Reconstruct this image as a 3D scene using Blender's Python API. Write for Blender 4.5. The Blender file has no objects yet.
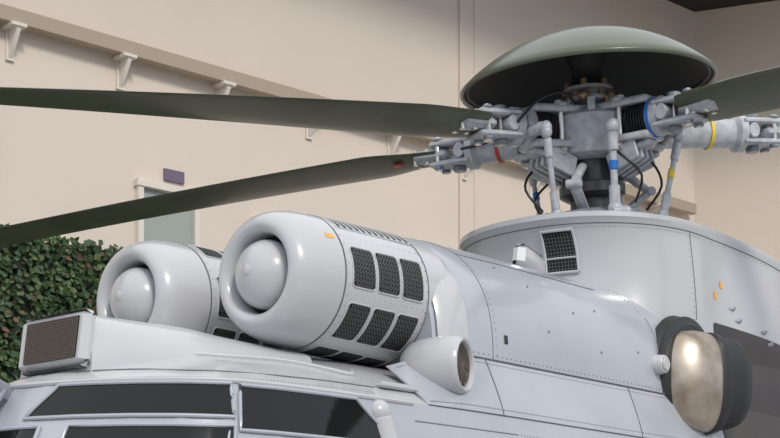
import bpy, bmesh, math, random
from mathutils import Vector, Matrix
random.seed(4)
R=math.radians
sc=bpy.context.scene
# ---------------------------------------------------------------- materials
def mat(name,col,rough=.5,metal=0,bump=0,bscale=40,var=0,vscale=3,coat=0,col2=None,spec=None):
    m=bpy.data.materials.new(name); m.use_nodes=True
    nt=m.node_tree; b=nt.nodes['Principled BSDF']
    b.inputs['Base Color'].default_value=(*col,1); b.inputs['Roughness'].default_value=rough
    b.inputs['Metallic'].default_value=metal
    if coat: b.inputs['Coat Weight'].default_value=coat; b.inputs['Coat Roughness'].default_value=.10
    if spec is not None: b.inputs['Specular IOR Level'].default_value=spec
    tc=nt.nodes.new('ShaderNodeTexCoord')
    if var or col2:
        n=nt.nodes.new('ShaderNodeTexNoise'); n.inputs['Scale'].default_value=vscale; n.inputs['Detail'].default_value=5
        nt.links.new(tc.outputs['Object'],n.inputs['Vector'])
        r=nt.nodes.new('ShaderNodeValToRGB')
        c2=col2 if col2 else tuple(c*(1-var) for c in col)
        r.color_ramp.elements[0].color=(*c2,1); r.color_ramp.elements[1].color=(*col,1)
        r.color_ramp.elements[0].position=.35; r.color_ramp.elements[1].position=.62
        nt.links.new(n.outputs['Fac'],r.inputs['Fac']); nt.links.new(r.outputs['Color'],b.inputs['Base Color'])
    if bump:
        n=nt.nodes.new('ShaderNodeTexNoise'); n.inputs['Scale'].default_value=bscale
        nt.links.new(tc.outputs['Object'],n.inputs['Vector'])
        bp=nt.nodes.new('ShaderNodeBump'); bp.inputs['Strength'].default_value=bump; bp.inputs['Distance'].default_value=.01
        nt.links.new(n.outputs['Fac'],bp.inputs['Height']); nt.links.new(bp.outputs['Normal'],b.inputs['Normal'])
    return m
M_paint=mat('paint_light_grey',(.42,.445,.495),.30,var=.10,vscale=2.2,coat=.5,bump=.08,bscale=3)
M_paint2=mat('paint_warm_white',(.52,.525,.545),.28,var=.06,vscale=2,coat=.55,bump=.04,bscale=3)
M_frame=mat('paint_frame_grey',(.40,.43,.48),.4,coat=.2)
M_hub=mat('hub_grey_paint',(.27,.30,.35),.40,var=.3,vscale=14,coat=.15)
M_hub2=mat('hub_light_grey',(.52,.54,.58),.34,var=.25,vscale=18,coat=.2)
M_steel=mat('steel',(.68,.67,.64),.28,1)
M_dark=mat('dark_rubber',(.02,.021,.024),.5)
M_darkg=mat('dark_grey_metal',(.06,.063,.07),.4,.3)
M_black=mat('black_cavity',(.006,.006,.007),.8)
M_glass=mat('tinted_glass',(.010,.011,.012),.05,0,spec=.35)
M_blade=mat('blade_olive',(.092,.102,.060),.34,var=.25,vscale=2,coat=.15)
M_dome=mat('dome_olive_grey',(.095,.105,.070),.34,var=.12,vscale=3,coat=.25)
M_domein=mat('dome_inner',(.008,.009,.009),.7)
M_mesh=mat('grille_wire',(.17,.17,.175),.45,.2)
M_rust=mat('grille_bronze',(.17,.14,.12),.5,.4)
M_line=mat('panel_gap',(.13,.135,.15),.6)
M_rivet=mat('rivet',(.24,.25,.27),.4,.3)
M_orange=mat('orange_mark',(.80,.42,.08),.5)
M_yellow=mat('yellow_band',(.8,.6,.08),.5)
M_blue=mat('blue_band',(.02,.16,.50),.45)
M_red=mat('red_band',(.5,.05,.04),.45)
M_exh=mat('exhaust_metal',(.60,.53,.45),.36,.85,col2=(.33,.26,.20),vscale=4)
M_brown=mat('dark_brown',(.050,.038,.034),.45,col2=(.032,.027,.028),vscale=3)
M_brass=mat('bronze_fitting',(.42,.30,.20),.4,.6)
# ---------------------------------------------------------------- helpers
def mk(name,verts,faces,m,parent=None,smooth=True,angle=40,mods=None):
    me=bpy.data.meshes.new(name); me.from_pydata([tuple(v) for v in verts],[],faces); 
    bm=bmesh.new(); bm.from_mesh(me); bmesh.ops.recalc_face_normals(bm,faces=bm.faces); bm.to_mesh(me); bm.free()
    me.materials.append(m); o=bpy.data.objects.new(name,me); sc.collection.objects.link(o)
    if parent: o.parent=parent
    if smooth:
        for p in me.polygons: p.use_smooth=True
        try: me.set_sharp_from_angle(angle=R(angle))
        except Exception: pass
    return o
class Part:
    def __init__(s): s.v=[]; s.f=[]
    def add(s,vs,fs,mx=None):
        n=len(s.v)
        for v in vs:
            v=Vector(v); s.v.append(mx@v if mx else v)
        for f in fs: s.f.append([i+n for i in f])
    def lathe(s,prof,mx=None,n=28,cap=True):
        vs=[];fs=[]
        for (z,r) in prof:
            for i in range(n):
                a=2*math.pi*i/n; vs.append((r*math.cos(a),r*math.sin(a),z))
        for k in range(len(prof)-1):
            for i in range(n):
                j=(i+1)%n; fs.append([k*n+i,k*n+j,(k+1)*n+j,(k+1)*n+i])
        if cap:
            fs.append(list(range(n))[::-1]); fs.append([(len(prof)-1)*n+i for i in range(n)])
        s.add(vs,fs,mx)
    def cyl(s,p0,p1,r0,r1=None,n=20,mx=None,bev=.12):
        p0=Vector(p0);p1=Vector(p1);d=p1-p0;L=d.length; r1=r0 if r1 is None else r1
        q=d.to_track_quat('Z','Y').to_matrix().to_4x4(); q=Matrix.Translation(p0)@q
        if mx: q=mx@q
        b=min(min(r0,r1)*bev,L*.3)
        s.lathe([(0,r0-b),(b,r0),(L-b,r1),(L,r1-b)],q,n)
    def box(s,c,d,mx=None,rot=None,bev=.15,taper=1):
        q=Matrix.Translation(Vector(c))
        if rot: q=q@Matrix.Rotation(rot[2],4,'Z')@Matrix.Rotation(rot[1],4,'Y')@Matrix.Rotation(rot[0],4,'X')
        if mx: q=mx@q
        x,y,z=d[0]/2,d[1]/2,d[2]/2; b=min(x,y,z)*bev*2
        ring=lambda X,Y,Z:[(X-b,-Y,Z),(X,-Y+b,Z),(X,Y-b,Z),(X-b,Y,Z),(-X+b,Y,Z),(-X,Y-b,Z),(-X,-Y+b,Z),(-X+b,-Y,Z)]
        vs=ring(x-b,y-b,-z)+ring(x,y,-z+b)+ring(x,y,z-b)+ring(x-b,y-b,z)
        vs=[(v[0],v[1]*(taper if v[0]>0 else 1),v[2]) for v in vs]
        fs=[[k*8+i,k*8+(i+1)%8,(k+1)*8+(i+1)%8,(k+1)*8+i] for k in range(3) for i in range(8)]
        fs+= [list(range(8))[::-1],[24+i for i in range(8)]]
        s.add(vs,fs,q)
    def ball(s,c,r,n=10,mx=None,sc_=(1,1,1)):
        prof=[(-r*math.cos(math.pi*k/8)*sc_[2],max(r*math.sin(math.pi*k/8),1e-4)) for k in range(9)]
        q=Matrix.Translation(Vector(c)); 
        if mx: q=mx@q
        s.lathe(prof,q,n,cap=False)
    def tube(s,pts,r,n=8,mx=None,closed=False):
        pts=[Vector(p) for p in pts]; N=len(pts); vs=[];fs=[]
        for i,p in enumerate(pts):
            a=pts[(i-1)%N] if (closed or i>0) else p; b=pts[(i+1)%N] if (closed or i<N-1) else p
            d=(b-a).normalized(); up=Vector((0,0,1)) if abs(d.z)<.95 else Vector((1,0,0))
            x=d.cross(up).normalized(); y=d.cross(x).normalized()
            for k in range(n):
                t=2*math.pi*k/n; vs.append(p+x*r*math.cos(t)+y*r*math.sin(t))
        for i in range(N if closed else N-1):
            for k in range(n):
                j=(i+1)%N; fs.append([i*n+k,i*n+(k+1)%n,j*n+(k+1)%n,j*n+k])
        if not closed: fs.append(list(range(n))); fs.append([(N-1)*n+k for k in range(n)])
        s.add(vs,fs,mx)
    def make(s,name,m,parent=None,angle=40): return mk(name,s.v,s.f,m,parent,True,angle)
def grid(fn,nu,nv,closev=False):
    vs=[fn(i/(nu-1),j/(nv-1) if not closev else j/nv) for i in range(nu) for j in range(nv)]
    fs=[]
    for i in range(nu-1):
        for j in range(nv if closev else nv-1):
            k=(j+1)%nv; fs.append([i*nv+j,(i+1)*nv+j,(i+1)*nv+k,i*nv+k])
    return vs,fs
def lerp_tab(tab,x):
    if x<=tab[0][0]: return tab[0][1]
    for a,b in zip(tab,tab[1:]):
        if x<=b[0]:
            t=(x-a[0])/(b[0]-a[0]); t=t*t*(3-2*t)*.5+t*.5
            return a[1]+(b[1]-a[1])*t
    return tab[-1][1]
def empty(name,loc=(0,0,0),rot=(0,0,0),parent=None):
    o=bpy.data.objects.new(name,None); o.location=loc; o.rotation_euler=rot; sc.collection.objects.link(o)
    o.empty_display_size=.2
    if parent: o.parent=parent
    return o
H=empty('helicopter',(-.956,7.286,0),(0,0,R(50)))
# local frame: +x aft, +y starboard, -y port (camera side)
# ---------------------------------------------------------------- engine nacelles
def nr(u): return lerp_tab([(-.03,.235),(0,.272),(.05,.297),(.12,.311),(.25,.320),(.9,.336)],u)
def rrect(u0,u1,a0,a1,ru,ra,n=4,m=8):
    pts=[]
    C4=((u1-ru,a1-ra,0),(u0+ru,a1-ra,90),(u0+ru,a0+ra,180),(u1-ru,a0+ra,270))
    for (cu,ca,st) in C4:
        cor=[(cu+ru*math.cos(R(st+90*k/n)),ca+ra*math.sin(R(st+90*k/n))) for k in range(n+1)]
        if pts:
            p=pts[-1]; q=cor[0]
            pts+=[(p[0]+(q[0]-p[0])*k/m,p[1]+(q[1]-p[1])*k/m) for k in range(1,m)]
        pts+=cor
    p=pts[-1];q=pts[0]
    pts+=[(p[0]+(q[0]-p[0])*k/m,p[1]+(q[1]-p[1])*k/m) for k in range(1,m)]
    return pts
def nacelle(yc,side,tag):
    zc=3.125
    mx=Matrix.Translation((0,yc,zc))@Matrix.Rotation(R(90),4,'Y')
    P=Part()
    prof=[(1.02,.338),(.9,.336),(.6,.33),(.262,.321),(.258,.316),(.25,.316),(.246,.320),(.12,.311),(.05,.295),(.02,.283),(.0,.270),(-.016,.255),(-.026,.238),(-.028,.222),(-.022,.208),(-.008,.195),(.015,.187),(.05,.183),(.15,.178),(.3,.17)]
    P.lathe(prof,mx,72,cap=False); P.make('nacelle_cowl_'+tag,M_paint2,H,35)
    P=Part(); P.lathe([(-.085,.001),(-.083,.03),(-.072,.067),(-.052,.104),(-.022,.137),(.01,.156),(.04,.162),(.06,.162),(.065,.155),(.3,.15)],mx,48,cap=False)
    P.lathe([(-.0845,.026),(-.088,.022),(-.089,.001)],mx,20,cap=False)
    P.make('inlet_bullet_'+tag,M_paint2,H)
    P=Part(); P.lathe([(.075,.182),(.075,.14)],mx,40,cap=False); P.make('inlet_throat_'+tag,M_black,H)
    G=Part(); D=Part(); F=Part()
    def sp(u,a,off): 
        r=nr(u)+off; return Vector((u,yc-side*r*math.cos(a),zc+r*math.sin(a)))
    def panel(u0,u1,a0,a1,cu,ca,wr=.70):
        a0=R(a0);a1=R(a1)
        rp=rrect(u0,u1,a0,a1,(u1-u0)*.13,(a1-a0)*.10)
        cen=((u0+u1)/2,(a0+a1)/2)
        vs=[];fs=[];n=len(rp)
        for k in (1,.8,.6,.4,.2,.02):
            for (x,y) in rp: vs.append(sp(cen[0]+(x-cen[0])*k,cen[1]+(y-cen[1])*k,.003))
        for k in range(5):
            for i in range(n): fs.append([k*n+i,k*n+(i+1)%n,(k+1)*n+(i+1)%n,(k+1)*n+i])
        D.add(vs,fs)
        du=(u1-u0)/cu; da=(a1-a0)/ca
        for i in range(cu):
            for j in range(ca):
                if (i in (0,cu-1)) and (j in (0,ca-1)): continue
                m_=(u0+du*(i+.5),a0+da*(j+.5))
                c=[(m_[0]-du/2,m_[1]),(m_[0],m_[1]-da/2),(m_[0]+du/2,m_[1]),(m_[0],m_[1]+da/2)]
                o=[sp(x,y,.006) for x,y in c]; inn=[sp(m_[0]+(x-m_[0])*wr,m_[1]+(y-m_[1])*wr,.006) for x,y in c]
                G.add(o+inn,[[q,(q+1)%4,4+(q+1)%4,4+q] for q in range(4)])
        F.tube([sp(x,y,.003) for x,y in rp],.004,6,closed=True)
    for c in (.300,.475,.650):
        panel(c,c+.158,-10,25,8,9)
        panel(c,c+.158,-58,-23,8,9)
    for k in range(12): panel(.30+.045*k,.30+.045*k+.038,47,78,2,8)
    for c in (.30,.475,.65): panel(c,c+.165,-106,-72,8,9)
    for c in (.30,.475,.65):
        panel(c,c+.155,106,134,8,8); panel(c,c+.155,158,196,8,8); panel(c,c+.155,-155,-122,8,8)
    D.make('grille_backing_'+tag,M_black,H); G.make('grille_mesh_'+tag,M_mesh,H); F.make('grille_frames_'+tag,M_paint2,H)
    L=Part(); L.tube([sp(.255,2*math.pi*k/60,-.001) for k in range(60)],.003,6,closed=True)
    L.tube([sp(.85,2*math.pi*k/60,.001) for k in range(60)],.003,6,closed=True)
    L.make('nacelle_seams_'+tag,M_line,H)
    rv=Part()
    for k in range(40):
        rv.ball(sp(.275,2*math.pi*k/40,.0),.0035,6); rv.ball(sp(.84,2*math.pi*k/40,.0),.0035,6)
    for a in (-16,36):
        for k in range(14): rv.ball(sp(.3+.04*k,R(a),0),.003,6)
    rv.make('nacelle_rivets_'+tag,M_rivet,H)
    if side>0:
        vs,fs=grid(lambda s,t: sp(.165+.055*s,R(30+5*t),.002),3,3); O=Part(); O.add(vs,fs); O.make('orange_label_'+tag,M_orange,H)
nacelle(-.450,1,'port'); nacelle(.46,-1,'starboard')
# ---------------------------------------------------------------- main cowling
CW=[(.86,.80),(.92,.835),(1.2,.865),(3,.90),(4.6,.90),(5.6,.78),(7,.5)]
CH=[(.86,.645),(.92,.685),(1.2,.73),(1.8,.745),(4.2,.77),(5.5,.6),(7,.3)]
def cowl(u,t,off=0):
    w=lerp_tab(CW,u)+off; h=lerp_tab(CH,u)+off; n=2.5
    c,s=math.cos(t),math.sin(t)
    y=-w*math.copysign(abs(c)**(2/n),c); z=2.83+h*abs(s)**(2/n)
    return Vector((u,y,z))
vs,fs=grid(lambda a,b: cowl(.86+6.14*a**1.2,math.pi*b),70,61)
C=Part(); C.add(vs,fs); C.f.append(list(range(61))); C.make('engine_cowling',M_paint,H,50)
def tz(u,z):
    h=lerp_tab(CH,u); return math.asin(min(1,max(0,(z-2.83)/h))**(1.25))
L=Part(); RV=Part()
def seam_t(u,z0,z1,n=16,r=.0028): 
    L.tube([cowl(u,tz(u,z0+(z1-z0)*k/n)) for k in range(n+1)],r,6)
L.tube([cowl(1.28,math.pi*k/40) for k in range(41)],.003,6)
L.tube([cowl(.88,math.pi*k/40,.004) for k in range(41)],.004,6)
seam_t(2.95,2.83,3.3)
L.tube([cowl(u_,0.001,.002) for u_ in [1.0+.15*k for k in range(27)]],.005,6)
L.tube([cowl(1.28+.12*k,tz(1.5,3.42),.001) for k in range(12)],.0025,6)
for k in range(95):
    RV.ball(cowl(1.0+.04*k,tz(1,2.855)),.0042,6); 
    RV.ball(cowl(1.0+.04*k,0)-Vector((.0,.012,.04)),.0042,6)
for k in range(26):
    for u in (1.31,2.92): RV.ball(cowl(u,.02+k*.045),.0035,6)
for (u,z) in [(1.75,3.3),(1.8,3.05),(2.3,3.0),(2.35,3.25),(2.7,3.05),(2.1,3.2),(1.55,3.38)]:
    p=cowl(u,tz(u,z)); RV.ball(p,.008,8)
L.make('cowling_panel_gaps',M_line,H); RV.make('cowling_rivets',M_rivet,H)
K=Part()
vs,fs=grid(lambda a,b: cowl(.885+.20*a,math.pi*b,.012*math.sin(math.pi*min(1,a*1.0))+.003),8,61); K.add(vs,fs); K.make('cowling_collar',M_paint2,H,60)
V=Part()
for (u,z) in [(1.38,2.93)]:
    vs,fs=grid(lambda s,t: cowl(u+.03*s,tz(u,z+.045*t),.003),4,4); V.add(vs,fs)
V.make('cowling_vents',M_dark,H)
vs,fs=grid(lambda s,t: cowl(3.62+2.4*s,tz(4.2,2.832)+(tz(4.2,3.36)-tz(4.2,2.832))*t,.006),20,20)
S=Part(); S.add(vs,fs)
# ---------------------------------------------------------------- rotor mast fairing
hub=(3.56,0)
def fair(lv,a):
    z,fr,w,rr=lv
    c,s=math.cos(a),math.sin(a)
    if c<0:
        x=fr*math.copysign(abs(c)**(.95),c); y=w*math.copysign(abs(s)**(.9),s)
        return Vector((hub[0]+x,y,z))
    x=rr*abs(c)**.85; y=w*math.copysign(abs(s)**(.62),s)
    return Vector((hub[0]+x,y,z-.03*max(0,x-.6)**2))
LV=[(3.93,.5,.5,2.0),(3.955,.84,.80,2.4),(3.975,.868,.82,2.45),(3.97,.88,.83,2.5),(3.94,.878,.835,2.5),(3.915,.845,.825,2.5),(3.85,.80,.825,2.5),(3.75,.765,.835,2.5),(3.6,.745,.85,2.55),(3.45,.75,.862,2.6),(3.3,.80,.873,2.6),(3.1,.95,.86,2.6)]
vs=[];fs=[];NA=96
for l in LV:
    for i in range(NA): vs.append(fair(l,2*math.pi*i/NA))
for k in range(len(LV)-1):
    for i in range(NA): fs.append([k*NA+i,k*NA+(i+1)%NA,(k+1)*NA+(i+1)%NA,(k+1)*NA+i])
fs.append(list(range(NA)))
F=Part(); F.add(vs,fs); F.make('mast_fairing',M_paint2,H,35)
def fs_pt(z,a,off=0):
    for l0,l1 in zip(LV[3:],LV[4:]):
        if l1[0]<=z<=l0[0]:
            t=(l0[0]-z)/(l0[0]-l1[0]); l=[p+(q-p)*t for p,q in zip(l0,l1)]; break
    l[1]+=off;l[2]+=off;l[3]+=off
    return fair(l,a)
A0,A1=189,203
Zw=3.625
W=Part(); vs,fs=grid(lambda s,t: fs_pt(Zw+.25*t,R(A0+(A1-A0)*s),.004),8,6); W.add(vs,fs); W.make('fairing_window_opening',M_black,H)
W=Part()
for s in (0,1): W.tube([fs_pt(Zw+.25*t/6,R(A0+(A1-A0)*s),.008) for t in range(7)],.010,6)
for t in (0,.36,1): W.tube([fs_pt(Zw+.25*t,R(A0+(A1-A0)*s/6),.008) for s in range(7)],.010 if t in(0,1) else .006,6)
W.make('fairing_window_bars',M_paint2,H)
W=Part()
for s in range(1,10): W.tube([fs_pt(Zw+.25*t/6,R(A0+(A1-A0)*s/10),.006) for t in range(7)],.0014,5)
for t in range(1,12): W.tube([fs_pt(Zw+.25*t/12,R(A0+(A1-A0)*s/6),.006) for s in range(7)],.0014,5)
W.make('fairing_window_mesh',M_mesh,H)
Lf=Part()
Lf.tube([fs_pt(3.905,2*math.pi*k/80,.001) for k in range(80)],.003,6,closed=True)
Lf.tube([fs_pt(3.9-.55*k/10,R(262),.001) for k in range(11)],.0025,6)
Lf.make('fairing_seams',M_line,H)
RV=Part()
for k in range(70): RV.ball(fs_pt(3.885,R(185+1.5*k),.0),.0035,6)
for k in range(14): RV.ball(fs_pt(3.87-.04*k,R(260.5),.0),.0035,6)
RV.make('fairing_rivets',M_rivet,H)
Q=Part()
for (z,a) in [(3.60,273),(3.52,271.5)]:
    vs,fs=grid(lambda s,t: fs_pt(z+.045*t,R(a+.6*s),.003),3,3); Q.add(vs,fs)
Q.make('orange_labels_fairing',M_orange,H)
Q=Part()
for (z,a) in [(3.49,275.6),(3.42,277),(3.40,285),(3.33,287)]:
    p=fs_pt(z,R(a),.0); Q.box(p,(.06,.02,.022)); Q.cyl(p,p+Vector((.015,-.022,.01)),.012)
Q.make('fairing_latches',M_hub2,H)
P=Part(); P.box((2.34,-.36,3.59),(.30,.1,.15),bev=.35,taper=.6,rot=(0,R(10),0)); P.make('antenna_fairing',M_paint2,H)
P=Part(); P.box((4.85,-.45,3.96),(.18,.04,.12),bev=.3,taper=.5); P.make('blade_antenna',M_dark,H)
vs,fs=grid(lambda s,t: fs_pt(3.101+.26*t,R(271+75*s),.007),40,6); S.add(vs,fs)
# ---------------------------------------------------------------- exhaust
def sweep(P,path,ry,rz,n=40,capend=False):
    N=len(path)
    vs=[];fs=[]
    for i,p in enumerate(path):
        p=Vector(p); a=Vector(path[max(0,i-1)]); b=Vector(path[min(N-1,i+1)]); d=(b-a)
        if d.x<=0 or d.length<1e-5: d=Vector((1,-.1,0))
        d.normalize()
        side=d.cross(Vector((0,0,1))).normalized()
        for k in range(n):
            t=2*math.pi*k/n; c,s=math.cos(t),math.sin(t)
            vs.append(p+side*ry[i]*math.copysign(abs(c)**.8,c)+Vector((0,0,1))*rz[i]*math.copysign(abs(s)**.85,s))
    for i in range(N-1):
        for k in range(n): fs.append([i*n+k,i*n+(k+1)%n,(i+1)*n+(k+1)%n,(i+1)*n+k])
    if capend: fs.append([(N-1)*n+k for k in range(n)])
    P.add(vs,fs)
E=Part(); E.cyl((3.28,-.78,2.97),(3.28,-.905,2.97),.385,.365,48); E.cyl((3.28,-.88,2.97),(3.28,-.92,2.97),.37,.33,48); E.make('exhaust_surround',M_dark,H)
E=Part()
path=[(3.135,-.72,2.95),(3.14,-.86,2.95),(3.165,-.91,2.945),(3.21,-.945,2.94),(3.28,-.96,2.935),(3.36,-.965,2.93)]
sweep(E,path,[.13,.14,.145,.15,.15,.145],[.24,.27,.29,.30,.305,.305]); E.make('exhaust_duct',M_exh,H)
E=Part()
sweep(E,[(3.33,-.965,2.93),(3.35,-.968,2.93),(3.40,-.97,2.935),(3.43,-.97,2.94),(3.48,-.98,2.94),(3.52,-.985,2.945),(3.60,-.99,2.95),(3.63,-.99,2.95),(3.64,-.99,2.95),(3.50,-.98,2.95)],[.14,.165,.17,.155,.155,.175,.175,.16,.13,.12],[.29,.315,.31,.285,.28,.29,.275,.25,.22,.2],capend=True); E.make('exhaust_nozzle_ring',M_dark,H)
E=Part(); E.cyl((2.90,-.86,3.0),(2.90,-.95,3.0),.065,.055); E.cyl((2.90,-.95,3.0),(2.90,-.96,3.0),.04,.038); E.make('exhaust_bleed_cap',M_paint2,H)
# ---------------------------------------------------------------- oil cooler pod
nrm=Vector((.30,-.954,0)).normalized()
pm=Matrix.Translation(Vector((.88,-.86,2.755)))@nrm.to_track_quat('Z','Y').to_matrix().to_4x4()
P=Part(); P.lathe([(-.22,.03),(-.215,.07),(-.195,.10),(-.16,.124),(-.11,.139),(-.05,.146),(.02,.148),(.08,.144),(.105,.137),(.113,.128),(.108,.116),(.085,.108)],pm,40,cap=False)
P.make('oil_cooler_pod',M_paint2,H)
P=Part(); P.lathe([(.085,.112),(.086,.001)],pm,30,cap=False); P.make('oil_cooler_core',M_black,H)
P=Part()
for k in range(10): 
    rr=.103*(k+1)/10; P.tube([pm@Vector((rr*math.cos(t*math.pi/16),rr*math.sin(t*math.pi/16),.095)) for t in range(32)],.0018,5,closed=True)
for k in range(14):
    a=math.pi*2*k/14; P.tube([pm@Vector((0,0,.095)),pm@Vector((.105*math.cos(a),.105*math.sin(a),.095))],.0018,5)
P.make('oil_cooler_grille',M_rust,H)
# ---------------------------------------------------------------- cockpit roof
OUT=[(-1.03,0.0),(-1.0,-.18),(-.93,-.38),(-.82,-.58),(-.70,-.73),(-.55,-.845),(-.35,-.90),(-.1,-.93),(.18,-.95),(.5,-.965),(.9,-.98),(1.3,-.99),(3,-1.0),(5,-.95),(7,-.6)]
def yedge(u):
    for a,b in zip(OUT,OUT[1:]):
        if a[0]<=u<=b[0]: return a[1]+(b[1]-a[1])*(u-a[0])/(b[0]-a[0])
    return OUT[-1][1]
CR=[(-1.03,2.525),(-.9,2.59),(-.7,2.65),(-.3,2.74),(.1,2.80),(.6,2.83),(1.3,2.84)]
ZE=2.525
def roof(u,y,off=0):
    ye=-yedge(u); q=min(1,abs(y)/max(ye,.01))
    return Vector((u,y,ZE+(lerp_tab(CR,u)-ZE)*(1-q**2.4)+off))
def rf(a,b):
    u=-1.029+2.2*a**1.4; ye=-yedge(u); yy=ye*math.sin((b-.5)*math.pi); return roof(u,yy)
vs,fs=grid(rf,50,51); P=Part(); P.add(vs,fs); P.make('cockpit_roof',M_paint2,H,50)
T=Part()
port=[(x,y,ZE) for x,y in OUT[1:10]]
def smooth(pts,n=4):
    out=[]; P_=[Vector(p) for p in pts]
    for i in range(len(P_)-1):
        p0=P_[max(i-1,0)];p1=P_[i];p2=P_[i+1];p3=P_[min(i+2,len(P_)-1)]
        for k in range(n):
            t=k/n; out.append(.5*((2*p1)+(-p0+p2)*t+(2*p0-5*p1+4*p2-p3)*t*t+(-p0+3*p1-3*p2+p3)*t**3))
    out.append(P_[-1]); return out
full=[(x,-y,ZE) for x,y in OUT[1:10]][::-1]+[(-1.03,0,ZE)]+port
T.tube([p+Vector((0,0,.0)) for p in smooth(full)],.013,8)
T.make('roof_gutter',M_paint2,H)
T=Part()
for sgn in (1,-1):
    T.tube(smooth([roof(x+.05,sgn*yy,.001) for x,yy in [(-.98,0.05),(-.93,.22),(-.82,.46),(-.70,.62),(-.55,.73),(-.3,.80),(0,.84),(.3,.86)]]),.004,6)
T.make('roof_panel_gap',M_line,H)
T=Part()
for sgn in (1,-1):
    T.tube(smooth([roof(x,sgn*yy,.006) for x,yy in [(-.50,.22),(-.38,.36),(-.22,.49),(0,.61),(.2,.71),(.27,.74),(.33,.74),(.37,.70)]]),.013,8)
T.make('engine_deck_lip',M_paint2,H)
RV=Part()
for k in range(60):
    u=-.9+.02*k; 
    RV.ball(roof(u,yedge(u)*.955,.001),.003,6)
RV.make('roof_rivets',M_rivet,H)
P=Part()
vs,fs=grid(lambda s,t: roof(.10+.02*s-.04*t,-.60-.035*t-.01*s,.004),3,3); P.add(vs,fs); P.make('roof_slot',M_dark,H)
YH=-.04
def hump(a,t):
    u=-.86+1.1*a
    w=.235+.15*a; top=2.865+.02*a if a<.5 else 2.875-.10*(a-.5)
    zb=roof(u,0).z-.08; h=top-zb; n=3.4
    if a<.04: w*=.97; h*=.985
    th=math.pi*t; c,s=math.cos(th),math.sin(th)
    flare=1+(.12+.35*a)*(1-abs(s))
    return Vector((u+.05*(s) ,YH*(1-a)-w*flare*math.copysign(abs(c)**(2/n),c),zb+h*abs(s)**(2/n)))
vs,fs=grid(hump,26,37); P=Part(); P.add(vs,fs); P.f.append(list(range(37))); P.make('roof_inlet_hump',M_paint2,H,50)
P=Part()
z0,z1=2.625,2.83
P.box((-.862,YH-.02,.5*(z0+z1)),(.07,.475,.25),rot=(0,R(8),0),bev=.4); P.make('roof_inlet_frame',M_paint2,H)
P=Part(); P.box((-.896,YH-.03,2.733),(.012,.36,.185),rot=(0,R(8),0),bev=.2); P.make('roof_inlet_cavity',M_black,H)
P=Part()
im=Matrix.Translation((-.905,YH-.03,2.733))@Matrix.Rotation(R(8),4,'Y')
for k in range(33): P.cyl((0,-.177+.354*k/32,-.09),(0,-.177+.354*k/32,.09),.0018,n=6,mx=im)
for k in range(18): P.cyl((0,-.177,-.09+.18*k/17),(0,.177,-.09+.18*k/17),.0018,n=6,mx=im)
P.make('roof_inlet_mesh',M_rust,H)
# ---------------------------------------------------------------- fuselage shell
RG=[(ZE,0,0),(2.3,.13,.05),(2.0,.32,.09),(1.6,.58,.12),(1.2,.62,.08),(.92,.42,-.08),(.78,.1,-.35)]
def ringpt(i,f,z,off=0):
    k=min(int(i),len(OUT)-2); t=i-k
    p=[OUT[k][j]+(OUT[k+1][j]-OUT[k][j])*t for j in (0,1)]
    a=next((g for g in zip(RG,RG[1:]) if g[1][0]<=z<=g[0][0]),(RG[-2],RG[-1]))
    q=(a[0][0]-z)/(a[0][0]-a[1][0]); fo=a[0][1]+(a[1][1]-a[0][1])*q; so=a[0][2]+(a[1][2]-a[0][2])*q
    wf=max(0,min(1,(-.1-p[0])/.9))
    ws=min(1,abs(p[1])/.85)
    n=Vector((-wf,-ws,0)); n.normalize()
    return Vector((p[0]-fo*wf-off*abs(n.x), min(0,p[1]-so*ws)-off*abs(n.y), z))
zs=[ZE,2.4,2.3,2.2,2.1,2.0,1.8,1.6,1.4,1.2,1.05,.92,.85,.78]
idx=[k*.5 for k in range(2*(len(OUT)-1)+1)]
vs=[];fs=[]
for z in zs:
    pp=[ringpt(i,0,z) for i in idx]
    ring=[Vector((p.x,-p.y,p.z)) for p in pp[::-1]]+pp[1:]
    vs+=ring
n=2*len(idx)-1
for k in range(len(zs)-1):
    for i in range(n-1): fs.append([k*n+i,k*n+i+1,(k+1)*n+i+1,(k+1)*n+i])
    fs.append([k*n+n-1,k*n,(k+1)*n,(k+1)*n+n-1])
fs.append([(len(zs)-1)*n+i for i in range(n)])
P=Part(); P.add(vs,fs); P.make('fuselage_shell',M_paint,H,45)
for sgn,tag in ((1,'port'),(-1,'starboard')):
    def sh(a,b):
        u=.62+6.38*a**1.3; yo=yedge(u); w=lerp_tab(CW,max(u,.86))
        if u<.95: 
            w=.70+.13*min(1,(u-.62)/.3)
        zt=2.83 if u>.9 else 2.74+.09*(u-.62)/.28
        y=-(abs(yo)+(w-abs(yo))*b**1.2); z=ZE+(zt-ZE)*b
        return Vector((u,y*sgn,z))
    vs,fs=grid(sh,40,8); P=Part(); P.add(vs,fs); P.f.append(list(range(8)))
    P.make('fuselage_shoulder_'+tag,M_paint,H)
    if sgn>0:
        a_s=(3.0/6.38)**(1/1.3)
        vs,fs=grid(lambda a,b: sh(a_s+.3*a,b)+Vector((0,-.006,.002)),14,8); S.add(vs,fs)
        vs,fs=grid(lambda a,b: ringpt(12.31+1.3*a,0,ZE-.9*b,.006),10,8); S.add(vs,fs)
    Lq=Part(); Lq.tube([sh(k/30,.02)+Vector((0,-.001*sgn,0)) for k in range(31)],.004,6)
    for k in (1,3): Lq.tube([sh(.12*k+.04,b/7)+Vector((0,-.001*sgn,0)) for b in range(8)],.003,6)
    Lq.make('shoulder_seams_'+tag,M_line,H)
    rv=Part()
    for k in range(160):
        rv.ball(sh(.02+.6*(k/160),.12),.004,6); rv.ball(sh(.02+.6*(k/160),.92),.004,6)
        p=ringpt(9+2.6*k/160,0,2.44,0); rv.ball((p.x,p.y*sgn,p.z),.004,6)
    rv.make('shoulder_rivets_'+tag,M_rivet,H)
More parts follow.
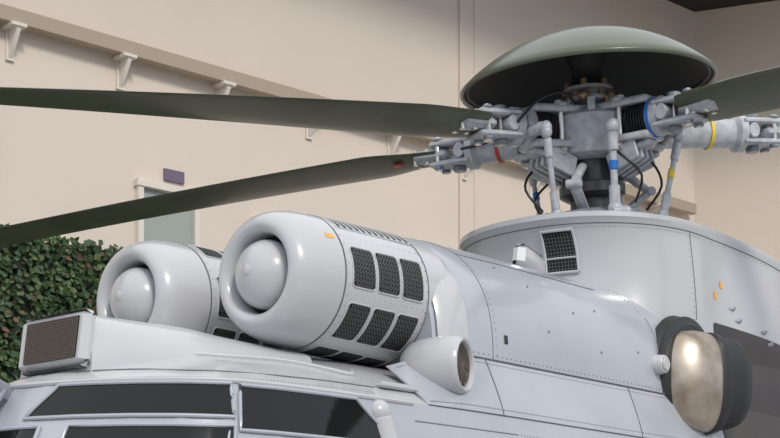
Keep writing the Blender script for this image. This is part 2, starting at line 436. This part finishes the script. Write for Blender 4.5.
S.make('dark_side_patches',M_brown,H)  # dark brown patches over aft port cowling, fairing and fuselage side
# tail boom
P=Part()
vs=[];fs=[]
TB=[(6.0,2.35,.85,.95),(7.5,2.5,.6,.7),(9,2.65,.4,.45),(11,2.85,.25,.3),(11.6,3.0,.12,.25)]
for (u,zc_,w,h) in TB:
    for k in range(32):
        a=2*math.pi*k/32; vs.append((u,w*math.cos(a),zc_+h*math.sin(a)))
for i in range(len(TB)-1):
    for k in range(32): fs.append([i*32+k,i*32+(k+1)%32,(i+1)*32+(k+1)%32,(i+1)*32+k])
fs.append(list(range(32))); fs.append([4*32+k for k in range(32)])
P.add(vs,fs); P.box((11.4,0,3.7),(.8,.12,1.6),rot=(0,R(25),0)); P.make('tail_boom',M_paint,H)
# landing gear
P=Part(); G=Part()
for (x,y) in [(-.6,-.13),(-.6,.13),(4.6,-1.25),(4.6,1.25)]:
    r=.26 if x<0 else .36
    P.lathe([(-.09,r*.6),(-.09,r*.9),(-.05,r),(.05,r),(.09,r*.9),(.09,r*.6)],Matrix.Translation((x,y,r))@Matrix.Rotation(R(90),4,'X'),32)
    G.cyl((x,y*.5,r),(x,y,r),.05); G.cyl((x,y*.62,r),(x,y*.55,1.1),.06); G.cyl((x,y*1.05,r),(x,y*.95,r),r*.5)
P.make('wheels',M_dark,H); G.make('landing_gear_struts',M_hub2,H)
# windows
def window(name,i0,i1,za,zb,slant=0,slantL=0):
    def q(s,t,off):
        i=i0+(i1-i0)*s+ slant*(t)*s + slantL*t*(1-s); return ringpt(i,0,za+(zb-za)*t,off)
    vs,fs=grid(lambda s,t:q(s,t,.006),14,6); P=Part(); P.add(vs,fs); P.make(name+'_glass',M_glass,H)
    pts=[q(k/14,0,.008) for k in range(14)]+[q(1,k/6,.008) for k in range(6)]+[q(1-k/14,1,.008) for k in range(14)]+[q(0,1-k/6,.008) for k in range(6)]
    P=Part(); P.tube(pts,.009,8,closed=True); P.make(name+'_frame',M_frame,H)
window('windshield_upper',1.32,4.95,2.512,2.365,.12,-.5)
window('windshield_lower',1.9,5.1,2.325,1.75,.2,0)
window('windshield_center',.08,1.3,2.325,1.75,.3,0)
window('side_window_upper',5.15,7.75,2.508,2.31,.75,.05)
window('side_window_lower',5.6,9.0,2.25,1.65,.3,0)
P=Part()
p=ringpt(8.35,0,2.38); P.cyl(p+Vector((-.03,.03,.08)),p+Vector((.06,.0,-.30)),.06,.085,bev=.5,n=28); P.ball(p+Vector((-.03,.03,.08)),.06,20); P.make('door_pillar_fairing',M_paint2,H)
P=Part(); P.box(roof(.62,-.86,.01),(.5,.07,.03),rot=(0,0,R(0)),bev=.3); P.make('deck_sill',M_paint2,H)
P=Part()
P.box((-1.10,.10,2.50),(.16,.18,.10),rot=(0,R(15),R(8)),bev=.2); P.cyl((-1.1,-.02,2.50),(-1.32,-.06,2.26),.012); P.make('windshield_wiper_housing',M_hub,H)
# ---------------------------------------------------------------- rotor
RT=empty('main_rotor',(hub[0],0,4.72),(0,R(-5),0),H)
D=Part()
rd=.85; hc=.335
def cap_(r,r0,z0,h):
    Rr=(r0*r0+h*h)/(2*h); return z0+h-Rr+math.sqrt(max(0,Rr*Rr-r*r))
prof=[(.285,rd-.004),(.295,rd)]+[(cap_(rd*(1-k/18),rd,.305,hc)+.0,max(rd*(1-k/18),.001)) for k in range(0,19)]
D.lathe(prof,None,96,cap=False); D.lathe([(.285,rd-.004),(.282,rd-.016),(.295,rd-.028),(.305,rd-.03)],None,96,cap=False)
D.make('rotor_head_dome',M_dome,RT,60)
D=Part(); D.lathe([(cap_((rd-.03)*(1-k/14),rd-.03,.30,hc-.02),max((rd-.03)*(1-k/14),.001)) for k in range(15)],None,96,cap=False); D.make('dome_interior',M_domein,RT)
D=Part(); D.tube([((rd-.05)*math.cos(k*math.pi/48),(rd-.05)*math.sin(k*math.pi/48),.315) for k in range(96)],.010,6,closed=True)
D.lathe([(.27,.12),(.30,.10),(.40,.10),(.56,.16)],None,32)
D.make('dome_support',M_dark,RT)
A=Part(); A.lathe([(-.80,.15),(-.2,.15)],None,32); A.lathe([(-.45,.17),(-.42,.22),(-.36,.22),(-.34,.17)],None,32)
A.make('rotor_mast',M_darkg,RT)
A=Part(); A.lathe([(-.20,.17),(-.17,.25),(-.1,.28),(.07,.28),(.11,.24),(.13,.15)],None,40)
A.lathe([(.12,.13),(.16,.12),(.18,.18),(.205,.185),(.215,.13),(.25,.13),(.26,.165),(.28,.165),(.285,.11)],None,36)
for k in range(10):
    a=k*math.pi/5; A.box((.23*math.cos(a),.23*math.sin(a),.13),(.09,.05,.09),rot=(0,0,a))
A.make('rotor_hub',M_hub2,RT)
A=Part()
for k in range(12):
    a=k*math.pi/6+.1; c,s=math.cos(a),math.sin(a)
    A.cyl((.155*c,.155*s,.20),(.155*c,.155*s,.25),.018,n=8)
    A.cyl((.22*c,.22*s,.08),(.22*c,.22*s,.18),.02,n=8)
for k in range(6):
    a=k*math.pi/3+.4; c,s=math.cos(a),math.sin(a)
    A.ball((.20*c,.20*s,.20),.038); A.cyl((.14*c,.14*s,.28),(.14*c,.14*s,.32),.022,n=8)
A.make('hub_bolts',M_brass,RT)
S=Part(); S.lathe([(-.64,.2),(-.64,.33),(-.62,.35),(-.57,.35),(-.55,.32),(-.55,.2)],None,48); 
S.lathe([(-.76,.24),(-.76,.36),(-.73,.38),(-.68,.38),(-.66,.36),(-.66,.24)],None,48)
S.make('swashplate',M_hub,RT)
S2=Part(); S3=Part()
for k in range(5):
    a=R(72*k+20); m=Matrix.Rotation(a,4,'Z')
    S2.box((.36,0,-.6),(.16,.09,.09),mx=m,bev=.3); S2.cyl((.42,-.06,-.6),(.42,.06,-.6),.035,mx=m)
for a in (195,320,20):
    m=Matrix.Rotation(R(a),4,'Z')
    S3.box((.30,0,-.47),(.26,.07,.05),mx=m,rot=(0,R(-35),0),bev=.3); S3.box((.29,0,-.32),(.26,.06,.05),mx=m,rot=(0,R(35),0),bev=.3)
    S3.cyl((.40,-.05,-.40),(.40,.05,-.40),.03,mx=m)
S2.make('swashplate_lugs',M_hub2,RT); S3.make('scissor_links',M_hub2,RT)
def plink(name,p0,p1,lmat,band,m=None,r=.017):
    lk=Part(); p0=Vector(p0);p1=Vector(p1)
    lk.cyl(p0,p1,r,mx=m); lk.cyl(p0.lerp(p1,.08),p0.lerp(p1,.30),r*1.55,mx=m,n=12); lk.cyl(p0.lerp(p1,.72),p0.lerp(p1,.94),r*1.55,mx=m,n=12); lk.ball(p1,r*2.1,12,mx=m); lk.ball(p0,r*2.1,12,mx=m)
    lk.make('pitch_link_'+name,lmat,RT)
    if band:
        l2=Part(); l2.cyl(p0.lerp(p1,.42),p0.lerp(p1,.53),r*1.3,mx=m); l2.make('link_band_'+name,band,RT)
def arm(az,ext,tag,band,horn=1,link=M_hub2,lband=None,bx=.575,br=.0855,ds=-1,haslink=True):
    m=Matrix.Rotation(R(az),4,'Z')@Matrix.Diagonal((1,1.2,1.25,1))
    a=Part();b=Part();d=Part();st=Part();bd=Part()
    for z in (.09,-.09):
        b.box((.30,0,z),(.40,.27,.035),mx=m,bev=.3,taper=.72)
    b.box((.33,0,-.145),(.30,.16,.03),mx=m,rot=(0,R(-10),0),bev=.3,taper=.6)
    for y in (-.08,-.027,.027,.08): b.box((.30,y,-.175),(.22,.022,.11),mx=m,rot=(0,R(-18),0),taper=.8)
    for k in range(7): d.lathe([(-.008,.08),(-.004,.094),(.004,.094),(.008,.08)],m@Matrix.Translation((.34+.020*k,0,0))@Matrix.Rotation(R(90),4,'Y'),24)
    for y in (-.075,.075):
        st.cyl((.29,y,-.13),(.29,y,.13),.022,mx=m,n=12); st.cyl((.29,y,.105),(.29,y,.145),.036,mx=m,n=6); st.cyl((.29,y,-.145),(.29,y,-.105),.036,mx=m,n=6)
        b.cyl((.29,y,.10),(.29,y,.12),.05,mx=m)
    X=Matrix.Rotation(R(90),4,'Y')
    x1=.72+ext
    b.lathe([(.46,.07),(.48,.098),(.52,.10),(.54,.082),(x1-.1,.076),(x1-.07,.1),(x1-.02,.1),(x1,.07)],m@X,32)
    bd.lathe([(bx,br-.003),(bx+.001,br),(bx+.025,br),(bx+.026,br-.003)],m@X,32)
    for z in (.055,-.055):
        b.box((x1+.10,0,z),(.30,.19,.03),mx=m,bev=.3,taper=.85)
    st.cyl((x1+.06,0,-.10),(x1+.06,0,.10),.022,mx=m,n=14); a.cyl((x1+.06,0,.07),(x1+.06,0,.10),.045,mx=m,n=16); a.cyl((x1+.06,0,-.10),(x1+.06,0,-.07),.045,mx=m,n=16)
    for y in (-.055,.055):
        xx=x1+.19
        st.cyl((xx,y,-.09),(xx,y,.09),.022,mx=m,n=14); a.cyl((xx,y,.07),(xx,y,.085),.032,mx=m,n=12); a.cyl((xx,y,-.085),(xx,y,-.07),.032,mx=m,n=12)
    b.cyl((x1+.02,-.1,0),(x1+.02,.1,0),.04,mx=m)
    Y=lambda v: ds*v
    b.cyl((.30,Y(.22),.02),(.50,Y(.18),.02),.05,mx=m); d.cyl((.50,Y(.18),.02),(.56,Y(.168),.02),.056,mx=m); st.cyl((.55,Y(.17),.02),(.70,Y(.14),.02),.02,mx=m)
    b.ball((.72,Y(.13),.02),.04,12,mx=m); b.box((.72,Y(.08),.02),(.06,.12,.035),mx=m,bev=.3); b.ball((.26,Y(.23),.02),.045,12,mx=m)
    hy=.22*horn
    if haslink:
        b.box((.52,hy*.5,-.04),(.09,abs(hy),.05),mx=m,bev=.3); b.ball((.52,hy,-.05),.036,12,mx=m)
        plink(tag,(.52,hy,-.07),(.42,hy*.7,-.47),link,lband,m)
    d.tube(smooth([m@Vector(p) for p in [(.2,.12,.11),(.35,.17,.15),(.5,.13,.11),(.62,.11,.02),(x1,.1,.0)]]),.010,6)
    d.tube(smooth([m@Vector(p) for p in [(.22,-.1,-.12),(.35,-.16,-.19),(.45,-.1,-.3),(.36,-.05,-.42)]]),.009,6)
    b.box((x1+.25,0,0),(.26,.15,.06),mx=m,bev=.35,taper=1.2)
    a.make('hub_arm_'+tag,M_hub,RT); b.make('blade_sleeve_'+tag,M_hub2,RT); d.make('dampers_'+tag,M_dark,RT); st.make('pins_'+tag,M_steel,RT); bd.make('band_'+tag,band,RT)
    return x1+.2
def blade(az,x0,tag,p0,p1,droop,chord=.44,Lr=6.9,nearsign=1,wr=.26):
    m=Matrix.Rotation(R(az),4,'Z'); P=Part(); N=40; K=24
    def sec(s,k,off=0):
        x=x0+(Lr-x0)*s**1.3
        c=lerp_tab([(x0,wr*.85),(x0+.12,wr),(x0+.5,chord),(Lr-.3,chord),(Lr,chord*.7)],x)
        th=lerp_tab([(x0,.065),(x0+.3,.06),(x0+.8,.05),(Lr,.035)],x)
        pitch=R(p0+(p1-p0)*min(1,(x-x0)/3.2))*nearsign
        t=2*math.pi*k/K; yy=math.cos(t); zz=math.sin(t)*(1-.35*yy)
        y=yy*c/2; z=zz*th/2
        y,z=y*math.cos(pitch)-z*math.sin(pitch), y*math.sin(pitch)+z*math.cos(pitch)
        dz=-droop*((x-x0)/(Lr-x0))**2
        return Vector((x,y,z+dz))
    vs=[sec(i/N,k) for i in range(N+1) for k in range(K)]
    fs=[[i*K+k,i*K+(k+1)%K,(i+1)*K+(k+1)%K,(i+1)*K+k] for i in range(N) for k in range(K)]
    fs+=[list(range(K)),[N*K+k for k in range(K)]]
    P.add(vs,fs,m); P.make('rotor_blade_'+tag,M_blade,RT,60)
    Q=Part()
    for xx in (x0+.08,x0+.17):
        for y in (-.05,.05): Q.cyl((xx,y,-.05),(xx,y,.05),.02,mx=m,n=10)
    Q.make('blade_bolts_'+tag,M_steel,RT)
    return m
xa=arm(157,-.08,'a',M_red,1,M_hub2,None)
xb=arm(105,.16,'b',M_red,-1,M_hub2,M_blue,bx=.62)
xc=arm(270,-.14,'c',M_blue,1,M_hub2,M_yellow,bx=.485,br=.104,ds=1)
xd=arm(-35,.42,'d',M_yellow,-1,M_hub2,None,bx=.85,ds=1)
xe=arm(35,.0,'e',M_red,-1)
plink('f',(-.26,-.33,-.06),(-.25,-.32,-.58),M_hub2,M_blue,None,.024)
blade(157,xa,'a',14,-5,.12,nearsign=1,wr=.36)
mb=blade(105,xb,'b',8,5,.18,nearsign=1)
blade(270,xc-.06,'c',20,10,.1,nearsign=-1,wr=.38)
blade(-35,xd+.2,'d',6,0,.5,nearsign=-1)
Q=Part(); Q.box((xb+.30,.06,-.032),(.07,.05,.01),mx=mb,rot=(R(8),0,0)); Q.make('blade_label',M_red,RT)
# ---------------------------------------------------------------- room
M_wall=mat('wall_cream',(.72,.635,.55),.85,var=.05,vscale=.35,bump=.15,bscale=30)
M_wall2=mat('wall_rail_beige',(.42,.345,.27),.8)
M_wall3=mat('wall_back_cream',(.73,.645,.55),.85,var=.05,vscale=.4)
M_floor=mat('floor_concrete',(.36,.35,.34),.6,var=.2,vscale=.8)
M_ceil=mat('ceiling_dark',(.03,.026,.022),.9)
M_white=mat('window_frame_cream',(.74,.68,.61),.6)
M_wing=mat('window_glass_grey',(.34,.38,.35),.35)
M_sign=mat('sign_purple',(.16,.12,.19),.5)
c0=Vector((6.09,30,0)); dL=Vector((-.746,-.666,0)).normalized(); nL=Vector((.666,-.746,0)).normalized()
dR=Vector((.93,-.36,0)).normalized(); nR=Vector((-.36,-.93,0)).normalized()
ZT=13.36
def slab(name,p,d,n,l,z0,z1,th,m):
    a=p;b=p+d*l;c=b-n*th;e=a-n*th
    vs=[(q.x,q.y,z) for z in (z0,z1) for q in (a,b,c,e)]
    return mk(name,vs,[[0,1,2,3],[4,5,6,7],[0,1,5,4],[1,2,6,5],[2,3,7,6],[3,0,4,7]],m,None,False)
slab('wall_left',c0,dL,nL,32,0,ZT,.3,M_wall)
slab('wall_back',c0,dR,nR,16,0,ZT,.3,M_wall3)
mk('floor',[(-24,-6,0),(24,-6,0),(24,34,0),(-24,34,0)],[[0,1,2,3]],M_floor,None,False)
ce=[c0+(-nL-nR)*.5,c0+dL*32-nL*.5,c0+dL*32+nL*2.5,c0+dR*16+nR*2.5,c0+dR*16-nR*.5]
mid=c0+(nL+nR)*2.2
vs=[(p.x,p.y,ZT+dz) for dz in (0,.3) for p in (ce[0],ce[1],ce[2],mid,ce[3],ce[4])]
mk('ceiling',vs,[[0,1,2,3],[0,3,4,5],[6,7,8,9],[6,9,10,11]]+[[i,(i+1)%6,6+(i+1)%6,6+i] for i in range(6)],M_ceil,None,False)
def wb(P,t,z,l,h,th,out=0):
    c=c0+dL*t+nL*(out+th/2); c.z=z
    mx=Matrix((( dL.x,nL.x,0,c.x),(dL.y,nL.y,0,c.y),(0,0,1,c.z),(0,0,0,1)))
    P.box((0,0,0),(l,th,h),mx=mx,bev=.05)
P=Part(); wb(P,16,9.33,31.5,.20,.12,.12)
P.make('trim_1',M_wall2)
P=Part()
for k in range(15):
    t=14.98-1.7*(k-3)
    wb(P,t,9.205,.22,.045,.30,0); wb(P,t,9.0,.12,.42,.04,0)
    vs=[]
    for dl in (-.03,.03):
        for (o,z) in ((.0,9.19),(.27,9.19),(.27,9.14),(.04,8.82),(0,8.82)):
            q=c0+dL*(t+dl)+nL*o; vs.append((q.x,q.y,z))
    P.add(vs,[[0,1,2,3,4],[9,8,7,6,5]]+[[i,(i+1)%5,5+(i+1)%5,5+i] for i in range(5)])
P.make('trim_2',M_white)
P=Part(); 
wb(P,6.58,6.6,.05,13.1,.05); wb(P,6.22,6.6,.02,13.1,.02); P.make('trim_3',M_wall)
P=Part(); wb(P,12.5,6.6,.92,1.9,.03,0)
w1=empty('window_1'); P.make('window_1_glass',M_wing,w1)
P=Part(); wb(P,12.98,6.6,.09,2.0,.10); wb(P,12.02,6.6,.09,2.0,.10); wb(P,12.5,7.52,1.1,.09,.12); wb(P,12.5,5.6,1.1,.09,.12)
P.make('window_1_frame',M_white,w1)
P=Part(); wb(P,12.38,7.74,.34,.17,.04); P.make('wall_sign',M_sign)
P=Part(); wb(P,10.75,7.35,.5,.07,.16); wb(P,10.75,7.0,.42,.6,.1); P.make('wall_electrical_box',M_white)
# ---------------------------------------------------------------- ivy hedge
M_leaf=mat('ivy_leaves',(.05,.095,.03),.45,col2=(.02,.045,.018),vscale=3)
M_leaf2=mat('ivy_leaves_bright',(.10,.15,.05),.45,col2=(.045,.08,.03),vscale=3)
M_leaf3=mat('ivy_dry',(.13,.07,.035),.6)
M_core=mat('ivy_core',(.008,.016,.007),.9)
hg=empty('ivy_hedge')
a=Vector((-6.2,14.0,0)); d=Vector((.707,.707,0)); n=Vector((.707,-.707,0)); LL=6.0; top=5.56
mx=Matrix(((d.x,n.x,0,a.x),(d.y,n.y,0,a.y),(0,0,1,0),(0,0,0,1)))
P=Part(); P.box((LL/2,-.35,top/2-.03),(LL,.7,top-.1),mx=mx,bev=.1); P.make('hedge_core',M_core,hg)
for nm,mm,cnt in (('ivy_leaf_mass',M_leaf,14000),('ivy_leaf_bright',M_leaf2,5000),('ivy_dry_leaves',M_leaf3,1300)):  # brighter leaves are a second leaf colour, scattered at random
    vs=[];fs=[]
    for k in range(cnt):
        x=random.uniform(-.05,LL+.05); z=random.uniform(1.6,top+.03); dep=random.uniform(-.02,.13)
        if random.random()<.10: z=top+random.uniform(-.08,.05); dep=random.uniform(-.6,.1)
        c=mx@Vector((x,dep,z)); s=random.uniform(.022,.05)
        q=Matrix.Rotation(random.uniform(-1.0,.8),3,'X')@Matrix.Rotation(random.uniform(0,6.28),3,'Y')
        loc=[(-.6,0,-.2),(0,-.15,-1),(.6,0,-.2),(.75,.1,.45),(0,-.1,1.0),(-.75,.1,.45)]
        b=len(vs)
        for p in loc:
            v=q@Vector(p); v=Vector((v.x*d.x+v.y*-n.x, v.x*d.y+v.y*-n.y, v.z)); vs.append(c+v*s)
        fs.append([b+i for i in range(6)])
    mk(nm,vs,fs,mm,hg,False)
# ---------------------------------------------------------------- light
w=bpy.data.worlds.new('World'); sc.world=w; w.use_nodes=True
nt=w.node_tree; bg=nt.nodes['Background']
tc=nt.nodes.new('ShaderNodeTexCoord'); sx=nt.nodes.new('ShaderNodeSeparateXYZ'); cr=nt.nodes.new('ShaderNodeValToRGB')
mr=nt.nodes.new('ShaderNodeMapRange'); mr.inputs['From Min'].default_value=-1; mr.inputs['From Max'].default_value=1
nt.links.new(tc.outputs['Generated'],sx.inputs[0]); nt.links.new(sx.outputs['Z'],mr.inputs['Value']); nt.links.new(mr.outputs[0],cr.inputs['Fac'])
e=cr.color_ramp.elements; e[0].position=.45; e[0].color=(.18,.18,.19,1); e[1].position=1.0; e[1].color=(1.0,1.0,1.0,1)
x=cr.color_ramp.elements.new(.53); x.color=(.50,.53,.58,1)
x=cr.color_ramp.elements.new(.70); x.color=(.82,.89,1.0,1)
nt.links.new(cr.outputs['Color'],bg.inputs['Color']); bg.inputs['Strength'].default_value=1.12
def sun(name,dirv,e,col,ang):
    l=bpy.data.lights.new(name,'SUN'); l.energy=e; l.color=col; l.angle=R(ang)
    o=bpy.data.objects.new(name,l); o.rotation_euler=Vector(dirv).to_track_quat('-Z','Y').to_euler(); o.location=(0,0,12); sc.collection.objects.link(o)
sun('sun',(-.30,.74,-.56),1.7,(1,.94,.86),12)
# ---------------------------------------------------------------- camera
cd=bpy.data.cameras.new('camera'); cam=bpy.data.objects.new('camera',cd); sc.collection.objects.link(cam)
cam.location=(0,0,1.6); cam.rotation_euler=(R(90),0,0)
cd.sensor_width=36; cd.lens=1500/780*36; cd.shift_y=(600-219)/780
cd.clip_end=200
sc.camera=cam
sc.view_settings.view_transform='Standard'
